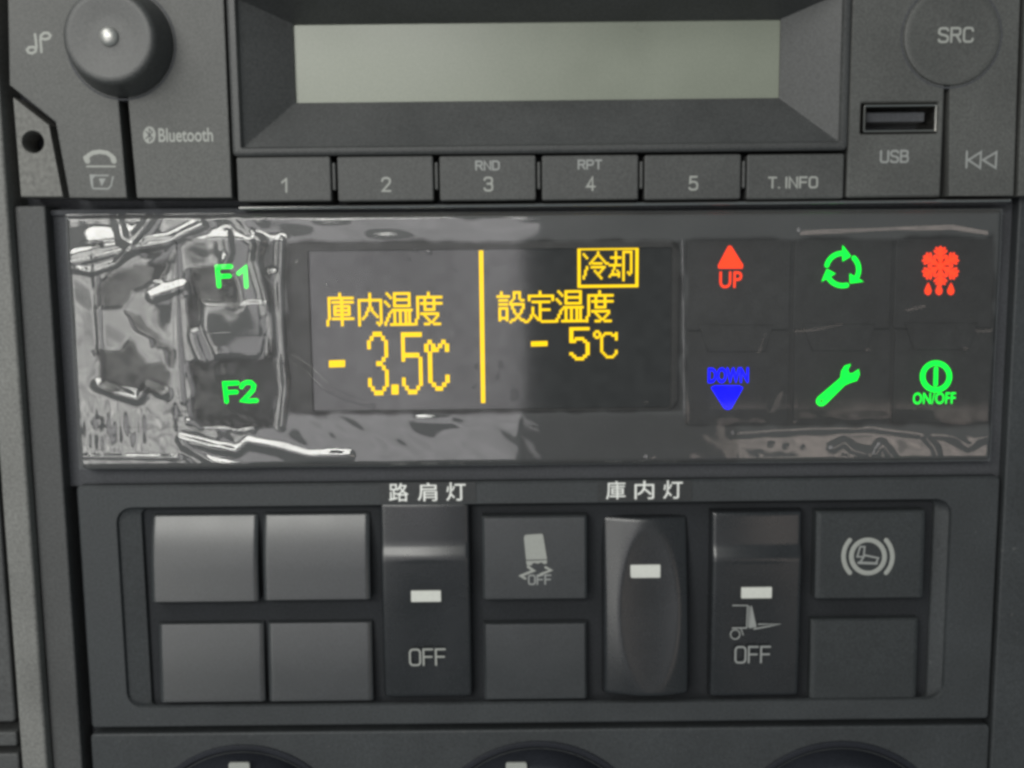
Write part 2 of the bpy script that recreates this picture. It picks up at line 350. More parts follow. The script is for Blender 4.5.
for k, (a, b_) in enumerate(bt):
    y0, y1 = 157.5 - k * 0.5, 199.5 - k * 0.5
    bo = obj('preset_button', rbox(rect(a - 1, y0 - 1, b_ + 1, y1 + 2, 2.8), -10, 2.8, 0.4, 0.3), 'radiob', radio)
    cx = (a + b_) / 2
    num = '1 2 3 4 5'.split() + ['T. INFO']
    hx = 5 if k < 5 else 25.5
    if k == 0: hx = 3
    if k == 0:
        mb = MB(); pstroke(mb, [(282, 182.5), (286.2, 179), (286.4, 192)], 1.9, 2.8); obj('lettering', mb, 'print', bo)
    elif k < 5: printed('lettering', num[k], (cx - 4.2, 177.5 - k * .4, cx + 5.6, 192.5 - k * .5), 2.81, 1.9, 'print', bo)
    else: printed('lettering', 'T. INFO', (768, 176.5, 818, 188.5), 2.81, 1.8, 'print', bo)
    if k in (2, 3): printed('lettering', 'RND' if k == 2 else 'RPT', (cx - 12.5, 160.5 - (k - 2), cx + 12, 170.5 - (k - 2)), 2.81, 1.7, 'dimprint', bo)
    if k < 5:
        obj('divider_bump', rbox(rect(b_ + 2.2, y0 + 5, b_ + 5.8, y1 - 9, 2.6), -9, 2.6, 0.3, 0.25), 'radiob', radio)
obj('lower_lip', rbox(rect(238, 202.4, 1012, 206.0, 2.2), -11, 2.2, 0.3, 0.3), 'strip', radio)  # metal finish added to catch a glint of the yellow display
# right-hand plates with the socket opening
Rc = rect(851, -70, 946, 197, DR); Rh = rect(861, 102.5, 938, 133.5, DR)
mb = MB(); loft(mb, [rr_loop(Rc, 0.4, -11), rr_loop(Rc, 0.4, DR - .3), rr_loop(Rc, 0.4, DR, inset=.3), rr_loop(Rh, 0.3, DR, inset=-0.25), rr_loop(Rh, 0.3, DR - 0.3), rr_loop(Rh, 0.3, -7)], cap1=True)
obj('faceplate', mb, 'radio', radio)
obj('faceplate', prism(P([(951, -70), (1023, -70), (1014, 196), (949, 196)], DR), -11, DR, 0.3), 'radio', radio)
obj('faceplate', prism(P([(1028, -70), (1120, -70), (1110, 196), (1018, 196)], DR), -11, DR, 0.3), 'radio', radio)
usb = obj('usb_port', None, None, radio)
Rs = rect(863.5, 104.5, 936.5, 132, DR)
mb = MB(); loft(mb, [rr_loop(Rs, 0.3, -6.5), rr_loop(Rs, 0.3, 3.1), rr_loop(Rs, 0.3, 3.25, inset=0.12), rr_loop(Rs, 0.3, 3.1, inset=0.3), rr_loop(Rs, 0.3, -6.5, inset=0.35)], cap1=False)
obj('shell', mb, 'steel', usb)
obj('tongue', rbox((Rs[0] + 1.2, Rs[1] - 1.2, Rs[3] - 2.6, Rs[3] - 1.0), -6.8, 0.8, 0.1, 0.1), 'dark', usb)
printed('lettering', 'USB', (880, 150, 909, 163), DR + .01, 1.9, 'dimprint', radio)
# volume knob with its dimple
kc = U(120, 43, 3.5)
def knob_profile(cx, cz, prof, n=64, cap=True): mb = MB(); loft(mb, [circ_loop(cx, cz, r, d, n) for r, d in prof], cap1=cap); return mb
kn = obj('volume_knob', knob_profile(*kc, [(8.9, -3), (8.9, 3.2), (8.8, 3.8), (8.0, 6.6), (7.75, 7.6), (7.45, 8.2), (7.0, 8.5), (6.3, 8.5), (4.0, 8.2), (2.4, 8.15)]), 'radiok', radio)
obj('knob_recess', knob_profile(*kc, [(9.4, -3), (9.4, 3.02), (9.25, 3.06), (9.1, 3.02), (9.05, -3)], cap=False), 'dark', radio)
obj('knob_dimple', knob_profile(*kc, [(1.65, 8.0), (1.6, 8.35), (1.35, 8.7), (0.9, 8.95), (0.3, 9.05)], 32), 'dimple', kn)
sc_ = U(952, 36, 3.2)
obj('button_groove', knob_profile(*sc_, [(8.65, -3), (8.65, 3.02), (8.5, 3.05), (8.35, 3.02), (8.3, -3)], cap=False), 'dark', radio)
sb = obj('source_button', knob_profile(*sc_, [(8.2, -3), (8.2, 3.0), (8.05, 3.3), (7.7, 3.45), (7.0, 3.45), (4, 3.3)]), 'radio', radio)
printed('lettering', 'SRC', (938, 27, 974, 43), 3.45, 2.3, 'print', sb)
mb = MB()                                  # two mirrored notes
pstroke(mb, [(35, 34.5), (36, 41), (36.5, 47), (35.5, 51.5), (32, 53.5), (28.5, 52.5), (27, 50), (29, 47.5), (33, 47), (36, 48.5)], 2.4, DR)
pstroke(mb, [(41.5, 52), (41, 46), (40.5, 40), (41, 35.5), (44, 33), (48, 33), (50.5, 35.5), (49, 38.5), (45, 39.5), (41.5, 38.5)], 2.4, DR)
obj('note_symbol', mb, 'print', pl)
mb = MB(); pstroke(mb, [(86.5, 160), (88.5, 155.5), (93, 152.8), (100, 151.8), (107, 153), (111.5, 156), (114, 160.5)], 4.0, DR)
pstroke(mb, [(86, 158), (87.5, 161)], 5.2, DR + .005); pstroke(mb, [(113, 158), (114, 161)], 5.2, DR + .005)
pstroke(mb, [(87, 166.5), (115, 166.5)], 1.6, DR)
obj('telephone_symbol', mb, 'print', pl)
mb = MB(); pstroke(mb, [(108, 175.5), (90.5, 175.5), (91.5, 184), (93, 188.5), (108, 189), (111, 186), (113, 177)], 1.6, DR)
prism(P([(90, 174.5), (97, 174.5), (93, 179), (93.5, 187), (91.5, 187)], DR), DR - .1, DR + .05, 0.01, mb)
prism(P([(99, 178.5), (106, 178.5), (102, 186.5)], DR), DR - .1, DR + .05, 0.01, mb)
obj('envelope_symbol', mb, 'dimprint', pl)
mb = MB(); prism(P(arc(149.5, 135, 6.3, 0, 360, 24, 8.6)[:-1], DR), DR - .1, DR + .05, 0.01, mb)
bd = obj('rune_badge', mb, 'print', pr)
mb = MB(); pstroke(mb, [(146, 131.5), (152.5, 138), (149.5, 141.5), (149.2, 128.8), (152.5, 132), (146, 138.5)], 1.1, DR + .06, h=.03); obj('rune', mb, 'frame', bd)
lettering('lettering', 'Bluetooth', (158.5, 128, 213, 142), DR + .02, 'print', pr, bold=0.018)
mb = MB(); pstroke(mb, [(967, 151.5), (966.5, 167.5)], 1.9, DR)
for a in (0, 15.5): pstroke(mb, [(981 + a, 152), (968.5 + a * .95, 160), (981 + a - .8, 168)], 1.9, DR, closed=True)
obj('skip_symbol', mb, 'dimprint', radio)

# metal ear with a screw hole beside the radio
br = thing('mounting_bracket', 'rough grey mounting ear with a round screw hole, left of the radio', 'bracket', (U(38, 150)[0], 0, U(38, 150)[1]))
D0 = 1.6; out = P([(13, 97), (49, 125), (63, 197), (21, 197)], D0); hc = U(33, 142, D0); hr = 10.3 * 0.18
N_ = 32; ring = []                           # outline resampled to the hole's point count, then lofted hole <-> outline
for i in range(N_):
    a = 2 * math.pi * i / N_; dx, dz = math.cos(a), math.sin(a); best = 1e9
    for k in range(4):
        (x1, z1), (x2, z2) = out[k], out[(k + 1) % 4]; ex, ez = x2 - x1, z2 - z1; det = dx * -ez + dz * ex
        if abs(det) < 1e-9: continue
        t = ((x1 - hc[0]) * -ez + (z1 - hc[1]) * ex) / det; s_ = (dx * (z1 - hc[1]) - dz * (x1 - hc[0])) / det
        if t > 0 and -1e-6 <= s_ <= 1 + 1e-6: best = min(best, t)
    ring.append((hc[0] + dx * best, hc[1] + dz * best))
for p in out:                                # snap the nearest ring point onto each corner
    k = min(range(N_), key=lambda i: (ring[i][0] - p[0]) ** 2 + (ring[i][1] - p[1]) ** 2); ring[k] = p
mb = MB(); loft(mb, [[V(x, -4, z) for x, z in ring], [V(x, D0 - .2, z) for x, z in ring], [V(x + (hc[0] - x) * .02, D0, z + (hc[1] - z) * .02) for x, z in ring], circ_loop(*hc, hr + .15, D0, N_), circ_loop(*hc, hr, D0 - .2, N_), circ_loop(*hc, hr, -4, N_)], cap1=False)
obj('plate', mb, 'bracket', br)

# ------------------------------------------------------------------ temperature controller
ctl = thing('temperature_controller', 'black refrigeration controller with yellow dot display and glowing symbol keys', 'controller', (4, 0, 8))
Rh_ = rect(74, 213.5, 995.5, 465.5)
obj('housing', rbox(Rh_, -11, 0, 1.0, 0.5), 'ctrl', ctl)
obj('blank_cover', rbox(rect(84, 240, 181, 428, .45), -.5, 0.45, 0.8, 0.2), 'key', ctl)
Rw = rect(285, 241, 679, 413, 0.6); Rsn = rect(311, 249.5, 671, 409, 0.2)
mb = MB(); loft(mb, [rr_loop(Rw, 2.2, -.5), rr_loop(Rw, 2.2, .45), rr_loop(Rw, 2.2, .6, inset=.2), rr_loop(Rsn, .3, .6, inset=-.1), rr_loop(Rsn, .3, .45), rr_loop(Rsn, .3, -.1)], cap1=False)
obj('display_window', mb, 'window', ctl)
screen = obj('screen', rbox((Rsn[0] - .3, Rsn[1] + .3, Rsn[2] - .3, Rsn[3] + .3), -.4, 0.12, 0.3, 0.02), 'screen', ctl)
DS = 0.30
K = {
'ko': ".......#........|.......#........|.##############.|.#......#.......|.#.############.|.#......#.......|.#..#########...|.#..#...#...#...|.#..#########...|.#..#...#...#...|.#..#########...|.#......#.......|.#.############.|#.......#.......|#.......#.......|#.......#.......",
'nai': ".......#........|.......#........|.......#........|.#############..|.#.....#.....#..|.#.....#.....#..|.#.....#.....#..|.#....#.#....#..|.#....#.#....#..|.#...#...#...#..|.#...#....#..#..|.#..#......#.#..|.#.#.........#..|.#...........#..|.#.........#.#..|.#..........#...",
'on': ".#...#########..|..#..#.......#..|...#.#.......#..|.....#########..|#....#.......#..|.#...#.......#..|..#..#########..|................|....###########.|...#.#..#..#.#..|..#..#..#..#.#..|..#..#..#..#.#..|.#...#..#..#.#..|.#...#..#..#.#..|#....#..#..#.#..|#..#############",
'do': ".......#........|.......#........|.##############.|.#...#....#.....|.#...#....#.....|.#.############.|.#...#....#.....|.#...#....#.....|.#...######.....|.#..............|.#.##########...|.#...#......#...|.#....#....#....|#......#..#.....|#.......##......|#....###..####..",
'setsu': "..#......####...|..#......#..#...|#######..#..#...|.........#..#...|.#####..#....##.|.......#........|.#####.########.|........#.....#.|.#####..#.....#.|.#...#...#...#..|.#...#...#...#..|.#...#....#.#...|.#...#.....#....|.#####....#.#...|.#...#..##...##.|.......#.......#",
'tei': ".......#........|.......#........|.##############.|.#............#.|.#............#.|...##########...|.......#........|.......#........|...#...#........|...#...######...|...#...#........|...#...#........|..#.#..#........|..#..#.#........|.#....##........|#.......########",
'rei': ".........#......|#........#......|.#......#.#.....|..#....#...#....|......#.....#...|.....#.......#..|....#.######..##|................|..#..#########..|..#.........#...|.#.....#...#....|.#......#.#.....|.#.......#......|#.........#.....|#..........#....|................",
'kyaku': "....#....######.|....#....#....#.|....#....#....#.|.#######.#....#.|....#....#....#.|....#....#....#.|....#....#....#.|########.#....#.|...#.....#....#.|...#.....#....#.|..#..#...#....#.|..#...#..#..#.#.|.######..#...#..|#.....#..#......|.........#......|.........#......",
'3': "..###..|.#...#.|#.....#|#.....#|......#|......#|.....#.|...##..|.....#.|......#|......#|#.....#|#.....#|.#...#.|..###..",
'5': "#######|#......|#......|#......|#......|######.|#.....#|......#|......#|......#|......#|#.....#|#.....#|.#...#.|..###..",
'C': ".#...#.|#.#.#.#|#.##..#|.#.....|.#.....|.#.....|.#.....|.#.....|.#.....|.#....#|.#....#|..#..#.|...##..",
's5': "#######|#......|#......|#......|#.###..|##...#.|......#|......#|......#|......#|#.....#|.#...#.|..###..",
'sC': ".##...........|#..#..####..#.|#..#.#....###.|.##.#.......#.|....#.......#.|....#.........|....#.........|....#.........|....#.........|....#.........|....#.......#.|.....#......#.|......#....#..|.......####...",
}
def word(name, cells):
    mb = MB()
    for g, box in cells: dots(mb, K[g].split('|'), box, DS)
    return obj(name, mb, 'yellow', screen, smooth=False)
def bolden(g):                              # thicker tall figures: every dot doubled
    return '|'.join(''.join(c * 2 for c in r) for r in K[g].split('|') for _ in (0, 1))
for g in ('3', '5', 'C'): K['t' + g] = bolden(g)
word('display_text', [('ko', (326.5, 293, 355.5, 326)), ('nai', (356.5, 293, 385.5, 326)), ('on', (384.5, 292.5, 414, 325.5)), ('do', (415, 292, 444, 325))])
word('display_text', [('setsu', (497, 291.5, 526, 323)), ('tei', (526.5, 291, 555.5, 322.5)), ('on', (556, 290.5, 585, 322)), ('do', (586, 290.5, 615, 322))])
word('display_text', [('rei', (583, 251.5, 608.5, 281)), ('kyaku', (609, 251, 633.5, 281))])
mb = MB()
for g, box in (('t3', (368, 332, 388, 395)), ('t5', (402, 332.5, 422, 394)), ('tC', (425, 340, 449, 390.5))): dots(mb, K[g].split('|'), box, DS)
quad(mb, [(a, b_) for a, b_ in P([(391.5, 384.5), (398.5, 384.5), (398.5, 394.5), (391.5, 394.5)], DS)], DS + .004)
quad(mb, P([(329, 360.5), (345, 360), (345, 367), (329, 367.5)], DS), DS)
obj('display_text', mb, 'yellow', screen, smooth=False)
mb = MB()
dots(mb, K['s5'].split('|'), (570, 327.5, 589, 360), DS); dots(mb, K['sC'].split('|'), (593.5, 330.5, 619, 358), DS)
quad(mb, P([(531, 341.5), (547.5, 341), (547.5, 346), (531, 346.5)], DS), DS)
obj('display_text', mb, 'yellow', screen, smooth=False)
mb = MB(); Rf = rect(577.5, 247.5, 638.5, 287.5, DS)
for q in ((Rf[0], Rf[1], Rf[3] - .42, Rf[3]), (Rf[0], Rf[1], Rf[2], Rf[2] + .5), (Rf[0], Rf[0] + .55, Rf[2] + .5, Rf[3] - .42), (Rf[1] - .55, Rf[1], Rf[2] + .5, Rf[3] - .42)):
    quad(mb, [(q[0], q[2]), (q[1], q[2]), (q[1], q[3]), (q[0], q[3])], DS)
obj('display_frame', mb, 'yellow', screen, smooth=False)
mb = MB(); ql = rect(480.0, 250.5, 484.2, 403, DS); quad(mb, [(ql[0], ql[2]), (ql[1], ql[2]), (ql[1], ql[3]), (ql[0], ql[3])], DS); obj('divider_line', mb, 'yellow', screen, smooth=False)

DK = 0.3
def key(x0, y0, x1, y1, lab): 
    o = obj('key', rbox(rect(x0, y0, x1, y1, DK), -.5, DK, 0.5, 0.1), 'key', ctl); o['label'] = lab; return o
k_f1 = key(188, 241, 278, 331.5, 'key with a glowing green F1'); k_f2 = key(189, 332.5, 279, 426, 'key with a glowing green F2')
k_up = key(687, 240, 790, 330, 'key with a glowing red arrow and UP'); k_dn = key(687, 331, 789, 425, 'key with a glowing blue arrow and DOWN')
k_cy = key(794, 239, 891, 329, 'key with a glowing green cycle of three arrows'); k_wr = key(794, 330, 890, 424, 'key with a glowing green spanner')
k_sn = key(895, 238, 993, 328, 'key with a glowing red snowflake and drops'); k_on = key(894, 329, 991, 423, 'key with a glowing green ON/OFF sign')
for x0, x1, y in ((203, 270, 302), (699, 774, 325), (803, 876, 324), (905, 978, 323)):
    h = 52 if x0 < 250 else 27; c = 13 if x0 < 250 else 9; t = 24 if x0 < 250 else 0
    pts = [(x0, y), (x1, y), (x1 - 1, y + t), (x1 - c, y + h), (x0 + c, y + h), (x0 + 1, y + t)] if t else [(x0, y), (x1, y), (x1 - c, y + h), (x0 + c, y + h)]
    obj('finger_ridge', prism(P(pts, .55), 0.1, .55, 0.2), 'key', ctl)
DI = DK + .02
mb = MB(); pstroke(mb, [(219, 286), (217.2, 267), (231, 266.5)], 4.1, DI, h=.15); pstroke(mb, [(218.5, 276.5), (229.5, 276)], 3.9, DI + .01, h=.15)
pstroke(mb, [(238.5, 273.5), (245.2, 268), (246.3, 286.5)], 4.0, DI, h=.15); obj('key_lettering', mb, 'green', k_f1)
mb = MB(); pstroke(mb, [(226.5, 401.5), (224.5, 383.5), (237.5, 383)], 4.1, DI, h=.15); pstroke(mb, [(226, 392.5), (236.5, 392)], 3.9, DI + .01, h=.15)
pstroke(mb, [(241.5, 387), (243, 384), (247, 382.3), (251, 382.5), (254, 385.5), (253, 390), (248.5, 395), (243, 400.3), (249, 401), (256.5, 400.5)], 4.0, DI, h=.15); obj('key_lettering', mb, 'green', k_f2)
def fill(pts, mat, parent, name, d=DI, th=.12): return obj(name, prism(P(pts, d), d - .1, d + th, .06), mat, parent)
fill([(729.5, 245.5), (731.5, 246.5), (743, 265), (742.5, 268.5), (718.5, 268.5), (718, 265.5), (728, 246.5)], 'red', k_up, 'arrow_symbol')
lettering('key_lettering', 'UP', (719.5, 271.5, 742, 288), DI, 'red', k_up, bold=0.006)
fill([(711, 387.5), (715, 385.5), (739, 385.5), (743, 387.5), (731, 408.5), (727, 409.5), (724, 408)], 'blue', k_dn, 'arrow_symbol')
lettering('key_lettering', 'DOWN', (708, 367.5, 748.5, 383), DI, 'blue', k_dn, bold=0.03)
mb = MB()                                   # three arrows chasing each other
cx, cy, r = 842.5, 269.5, 16.2
def pol(a, rr): return (cx + rr * math.cos(math.radians(a)), cy - rr * math.sin(math.radians(a)))
for a in (88, -32, 208):
    pstroke(mb, [pol(a + 77 - 5.5 * i, r) for i in range(15)], 4.5, DI, h=.12)
    prism(P([pol(a - 30, r - .5), pol(a + 2, r + 8), pol(a + 2, r - 8)], DI), DI - .1, DI + .16, .04, mb)
obj('cycle_symbol', mb, 'green', k_cy)
zz = lambda x, y: (800 + x / 6.02, 350 + y / 6.02)
fill([zz(*q) for q in ((306, 84), (288, 118), (296, 142), (318, 140), (353, 116), (358, 148), (342, 184), (300, 197), (268, 212), (158, 322), (140, 335), (118, 337), (100, 322), (97, 303), (108, 284), (244, 168), (248, 130), (268, 96))], 'green', k_wr, 'spanner_symbol')
mb = MB(); prism(P(arc(821.3, 400.8, 1.5, 0, 360, 10)[:-1], DI), DI + .05, DI + .15, .01, mb); obj('spanner_hole', mb, 'key', k_wr)
mb = MB(); cx, cy = 940.5, 266.0
for k in range(6):
    a = 90 + 60 * k; dz = DI + .004 * k
    pstroke(mb, [pol(a, 1), pol(a, 18)], 3.6, dz, h=.1)
    for r1, r2, da in ((6, 11.5, 26), (10.5, 16, 21), (14, 18.2, 13)):
        for sg in (-1, 1): pstroke(mb, [pol(a, r1), pol(a + sg * da, r2)], 2.3, dz + .002, h=.1)
prism(P(arc(cx, cy, 6.5, 0, 360, 18)[:-1], DI), DI - .1, DI + .03, .02, mb)
sf = obj('snowflake_symbol', mb, 'red', k_sn)
mb = MB()
for k in range(6): pstroke(mb, [pol(60 * k + 60, 4.0), pol(60 * k + 60, 6.5)], 1.3, DI + .14, h=.02)
obj('snowflake_veins', mb, 'darkred', sf)
for x in (928, 939, 950.8):
    fill([(x + .3, 282.5), (x + 1.8, 286), (x + 3.4, 290.5), (x + 2.6, 293.6), (x, 295.2), (x - 2.8, 293.6), (x - 3.5, 290.5), (x - 1.6, 286)], 'red', k_sn, 'drop_symbol')
mb = MB(); pstroke(mb, arc(936, 376.5, 13.4, 0, 360, 40)[:-1], 5.0, DI, h=.12, closed=True); pstroke(mb, [(936, 368.5), (935.6, 384.5)], 4.0, DI, h=.12); obj('power_symbol', mb, 'green', k_on)
lettering('key_lettering', 'ON/OFF', (913, 392.5, 955.5, 404), DI, 'green', k_on, bold=0.008)

# ------------------------------------------------------------------ clear film stuck over the controller
def smooth01(t): t = np.clip(t, 0, 1); return t * t * (3 - 2 * t)
def vnoise(x, y, seed):                     # smooth lattice noise, about -1..1
    g = np.random.RandomState(seed).uniform(-1, 1, (64, 64))
    xi = np.floor(x).astype(int); yi = np.floor(y).astype(int); fx = x - xi; fy = y - yi
    fx = fx ** 3 * (fx * (fx * 6 - 15) + 10); fy = fy ** 3 * (fy * (fy * 6 - 15) + 10)
    q = lambda a, b_: g[a % 64, b_ % 64]
    return (q(xi, yi) * (1 - fx) + q(xi + 1, yi) * fx) * (1 - fy) + (q(xi, yi + 1) * (1 - fx) + q(xi + 1, yi + 1) * fx) * fy
nx, ny = 860, 250
tx, ty = np.meshgrid(np.linspace(0, 1, nx), np.linspace(0, 1, ny))
PY = 214.5 - 6 * tx + ty * (254.5 - 2 * tx)   # film coordinates measured in photo pixels (an upright sheet on the controller's face)
PX = (65 + (PY - 215) * .059) * (1 - tx) + (1003 - (PY - 209) * .051) * tx
def seg(pts, closed=False):                 # distance to a polyline
    D = np.full(PX.shape, 1e9)
    for (ax, ay), (bx, by) in zip(pts, pts[1:]):
        t = np.clip(((PX - ax) * (bx - ax) + (PY - ay) * (by - ay)) / ((bx - ax) ** 2 + (by - ay) ** 2 + 1e-9), 0, 1)
        D = np.minimum(D, np.hypot(PX - ax - t * (bx - ax), PY - ay - t * (by - ay)))
    return D
def ridge(pts, amp, wd): return amp * np.exp(-(seg(pts) / wd) ** 2)
edge = np.minimum(np.minimum(tx, 1 - tx) * 925, np.minimum(ty, 1 - ty) * 254)
H = 0.9 + 0.9 * smooth01(edge / 6)
left = 1 - smooth01((PX - 205) / 80)
low = smooth01((PY - 408) / 14) * (1 - 0.6 * smooth01((PX - 400) / 120) + 0.10 * smooth01((PX - 690) / 60))
top = 1 - smooth01((PY - 222) / 20)
def inside(pts, soft):                      # 1 inside the outline, 0 outside
    I = np.zeros(PX.shape, bool); n = len(pts); WX = PX + 3 * vnoise(PX / 14, PY / 14, 31); WY = PY + 3 * vnoise(PX / 14, PY / 14, 32)
    for k in range(n):
        (ax, ay), (bx, by) = pts[k], pts[(k + 1) % n]
        c = ((ay > WY) != (by > WY)) & (WX < (bx - ax) * (WY - ay) / (by - ay + 1e-9) + ax); I ^= c
    m = I.astype(float)
    for _ in range(soft):                   # blur
        m = (np.roll(m, 1, 0) + np.roll(m, -1, 0) + np.roll(m, 1, 1) + np.roll(m, -1, 1) + 2 * m) / 6
    return m
cling = np.zeros(PX.shape)
for pts, k in (
    ([(286, 241), (681, 240), (681, 412), (286, 414)], .85),
    ([(190, 271), (214, 266), (232, 272), (242, 290), (243, 307), (206, 306), (200, 330), (190, 332)], .9),
    ([(262, 266), (276, 262), (276, 312), (266, 300)], .8), ([(252, 243), (276, 243), (276, 268), (262, 268)], .7),
    ([(192, 362), (212, 360), (262, 360), (272, 340), (277, 342), (277, 425), (240, 428), (205, 425), (194, 410)], .95),
    ([(98, 346), (120, 352), (131, 338), (142, 350), (148, 362), (166, 358), (172, 372), (172, 392), (150, 394), (130, 388), (112, 396), (103, 384)], .9),
    ([(96, 285), (118, 270), (150, 264), (172, 256), (166, 280), (136, 290), (126, 306), (100, 306)], .75),
    ([(128, 308), (142, 314), (160, 334), (176, 352), (176, 366), (160, 346), (140, 334)], .7),
    ([(93, 243), (106, 243), (100, 250), (93, 250)], .8), ([(141, 246), (164, 240), (168, 252), (150, 256)], .6),
    ([(684, 238), (992, 236), (992, 424), (684, 426)], .75), ([(520, 414), (735, 414), (735, 466), (520, 466)], .4)):  # last outline dims the loose lower strip, where no window is mirrored
    cling = np.maximum(cling, k * inside(pts, 7))
cling *= 0.92 + 0.08 * vnoise(PX / 9, PY / 9, 41)
LOOSE = np.clip(1 - cling, 0, 1)
H += 0.15 * LOOSE * (left + .6 * low)
cs, sn = math.cos(.6), math.sin(.6); QX, QY = PX * cs + PY * sn, PY * cs - PX * sn
H += left * (0.27 * vnoise(QX / 72 + .3, QY / 46, 3) + 0.06 * vnoise(QX / 30, QY / 19, 5))
H += low * (0.24 * vnoise(PX / 48, PY / 26, 8) + 0.06 * vnoise(QX / 20, QY / 11, 9))
H += 0.34 * top * vnoise(PX / 55, PY / 30, 12) + 0.012 * vnoise(PX / 60, PY / 60, 14)
patch = np.exp(-((PX - 112) / 34) ** 2 - ((PY - 428) / 16) ** 2)   # finely crumpled corner
H += patch * (0.30 * vnoise(PX / 6.0, PY / 30, 21) + 0.22 * vnoise(PX / 11, PY / 10, 22))
H += 0.22 * inside([(204, 303), (269, 302), (268, 328), (258, 357), (216, 357), (205, 328)], 5) + 0.04 * inside([(96, 241), (176, 240), (180, 432), (103, 434)], 5)
for pts, amp, wd in (
    ([(92, 241), (180, 240)], .06, 2), ([(190, 239), (276, 240)], .08, 2), ([(78, 455), (180, 456)], .12, 2.5), ([(96, 245), (101, 320), (104, 380)], .10, 3), ([(178, 250), (180, 330), (183, 400)], .10, 3),
    ([(208, 333), (266, 333)], .05, 1.6),
    ([(75, 262), (100, 256), (128, 250), (168, 243), (190, 232), (203, 226)], 0.40, 6),
    ([(76, 268), (95, 272), (118, 264), (132, 252)], 0.32, 3.5),
    ([(118, 215), (126, 238), (134, 242), (146, 228), (156, 214)], 0.45, 5),
    ([(155, 297), (168, 292), (184, 287)], 0.30, 6),
    ([(100, 384), (120, 392), (140, 398), (150, 386), (166, 392)], 0.35, 5),
    ([(184, 438), (215, 446), (238, 450), (250, 441), (280, 447), (310, 455), (350, 454)], 0.34, 5),
    ([(186, 445), (215, 460), (246, 466)], 0.24, 4),
    ([(262, 240), (258, 262), (266, 290), (272, 318), (274, 350)], 0.26, 5),
    ([(228, 232), (231, 252), (226, 268)], 0.24, 5),
    ([(240, 215), (252, 232), (262, 246)], 0.22, 5),
    ([(188, 300), (196, 340), (205, 362)], 0.24, 6),
    ([(283, 240), (281, 290), (284, 345), (287, 385), (283, 425)], 0.20, 3.5),
    ([(290, 349), (310, 362), (328, 380), (345, 391), (362, 396), (374, 406)], 0.07, 2.2),
    ([(288, 356), (308, 369), (325, 386), (345, 397), (372, 405)], 0.06, 2.0),
    ([(420, 418), (470, 424), (520, 421), (600, 425)], 0.05, 5),
    ([(735, 432), (800, 428), (870, 426), (915, 432), (985, 436)], 0.16, 5),
    ([(832, 447), (842, 441), (852, 449), (863, 452)], 0.22, 4), ([(874, 452), (880, 443), (892, 458)], 0.22, 4),
    ([(924, 438), (932, 446), (936, 460)], 0.20, 3.5), ([(950, 436), (966, 445), (984, 434)], 0.16, 5),
    ([(800, 230), (850, 228), (890, 226), (950, 224), (985, 230)], 0.19, 4),
    ([(683, 240), (684, 330), (685, 420)], 0.05, 1.8), ([(794, 236), (793, 330), (793, 420)], 0.05, 1.6), ([(894, 234), (893, 330), (892, 420)], 0.05, 1.6),
    ([(757, 349), (763, 331)], 0.07, 2), ([(770, 408), (778, 391)], 0.07, 2), ([(866, 348), (873, 330)], 0.06, 2), ([(964, 346), (972, 329), (992, 328)], 0.06, 2),
    ([(792, 329), (812, 328), (840, 322)], 0.05, 2), ([(905, 308), (922, 304)], 0.06, 2.2),
    ):
    H += ridge(pts, amp * (1.15 if pts[0][0] < 260 else 1.15), wd)
for bx, by, br_, ba in ((298, 263, 2.2, .09), (328, 286, 2.6, .1), (339, 282, 2, .08), (382, 254, 2, .07), (409, 260, 2, .07), (429, 253, 3, .1), (454, 270, 2, .07), (459, 330, 1.6, .06),
    (474, 366, 3, .09), (498, 364, 3, .09), (496, 376, 2.4, .08), (510, 394, 4, .1), (473, 386, 2, .07), (197, 277, 3, .12), (227, 292, 4, .16), (203, 303, 2.4, .1), (222, 352, 4, .14), (216, 371, 3, .1), (228, 368, 4, .12),
    (199, 412, 3, .12), (190, 421, 3, .12), (285, 365, 4, .12), (287, 378, 5, .14), (648, 457, 4, .14), (640, 400, 7, .08), (770, 444, 2.4, .1), (758, 453, 2.2, .1), (785, 446, 2.5, .1), (802, 447, 2, .08), (273, 275, 6, .2), (415, 252, 3, .08)):
    H += ba * np.exp(-((PX - bx) ** 2 + (PY - by) ** 2) / br_ ** 2)
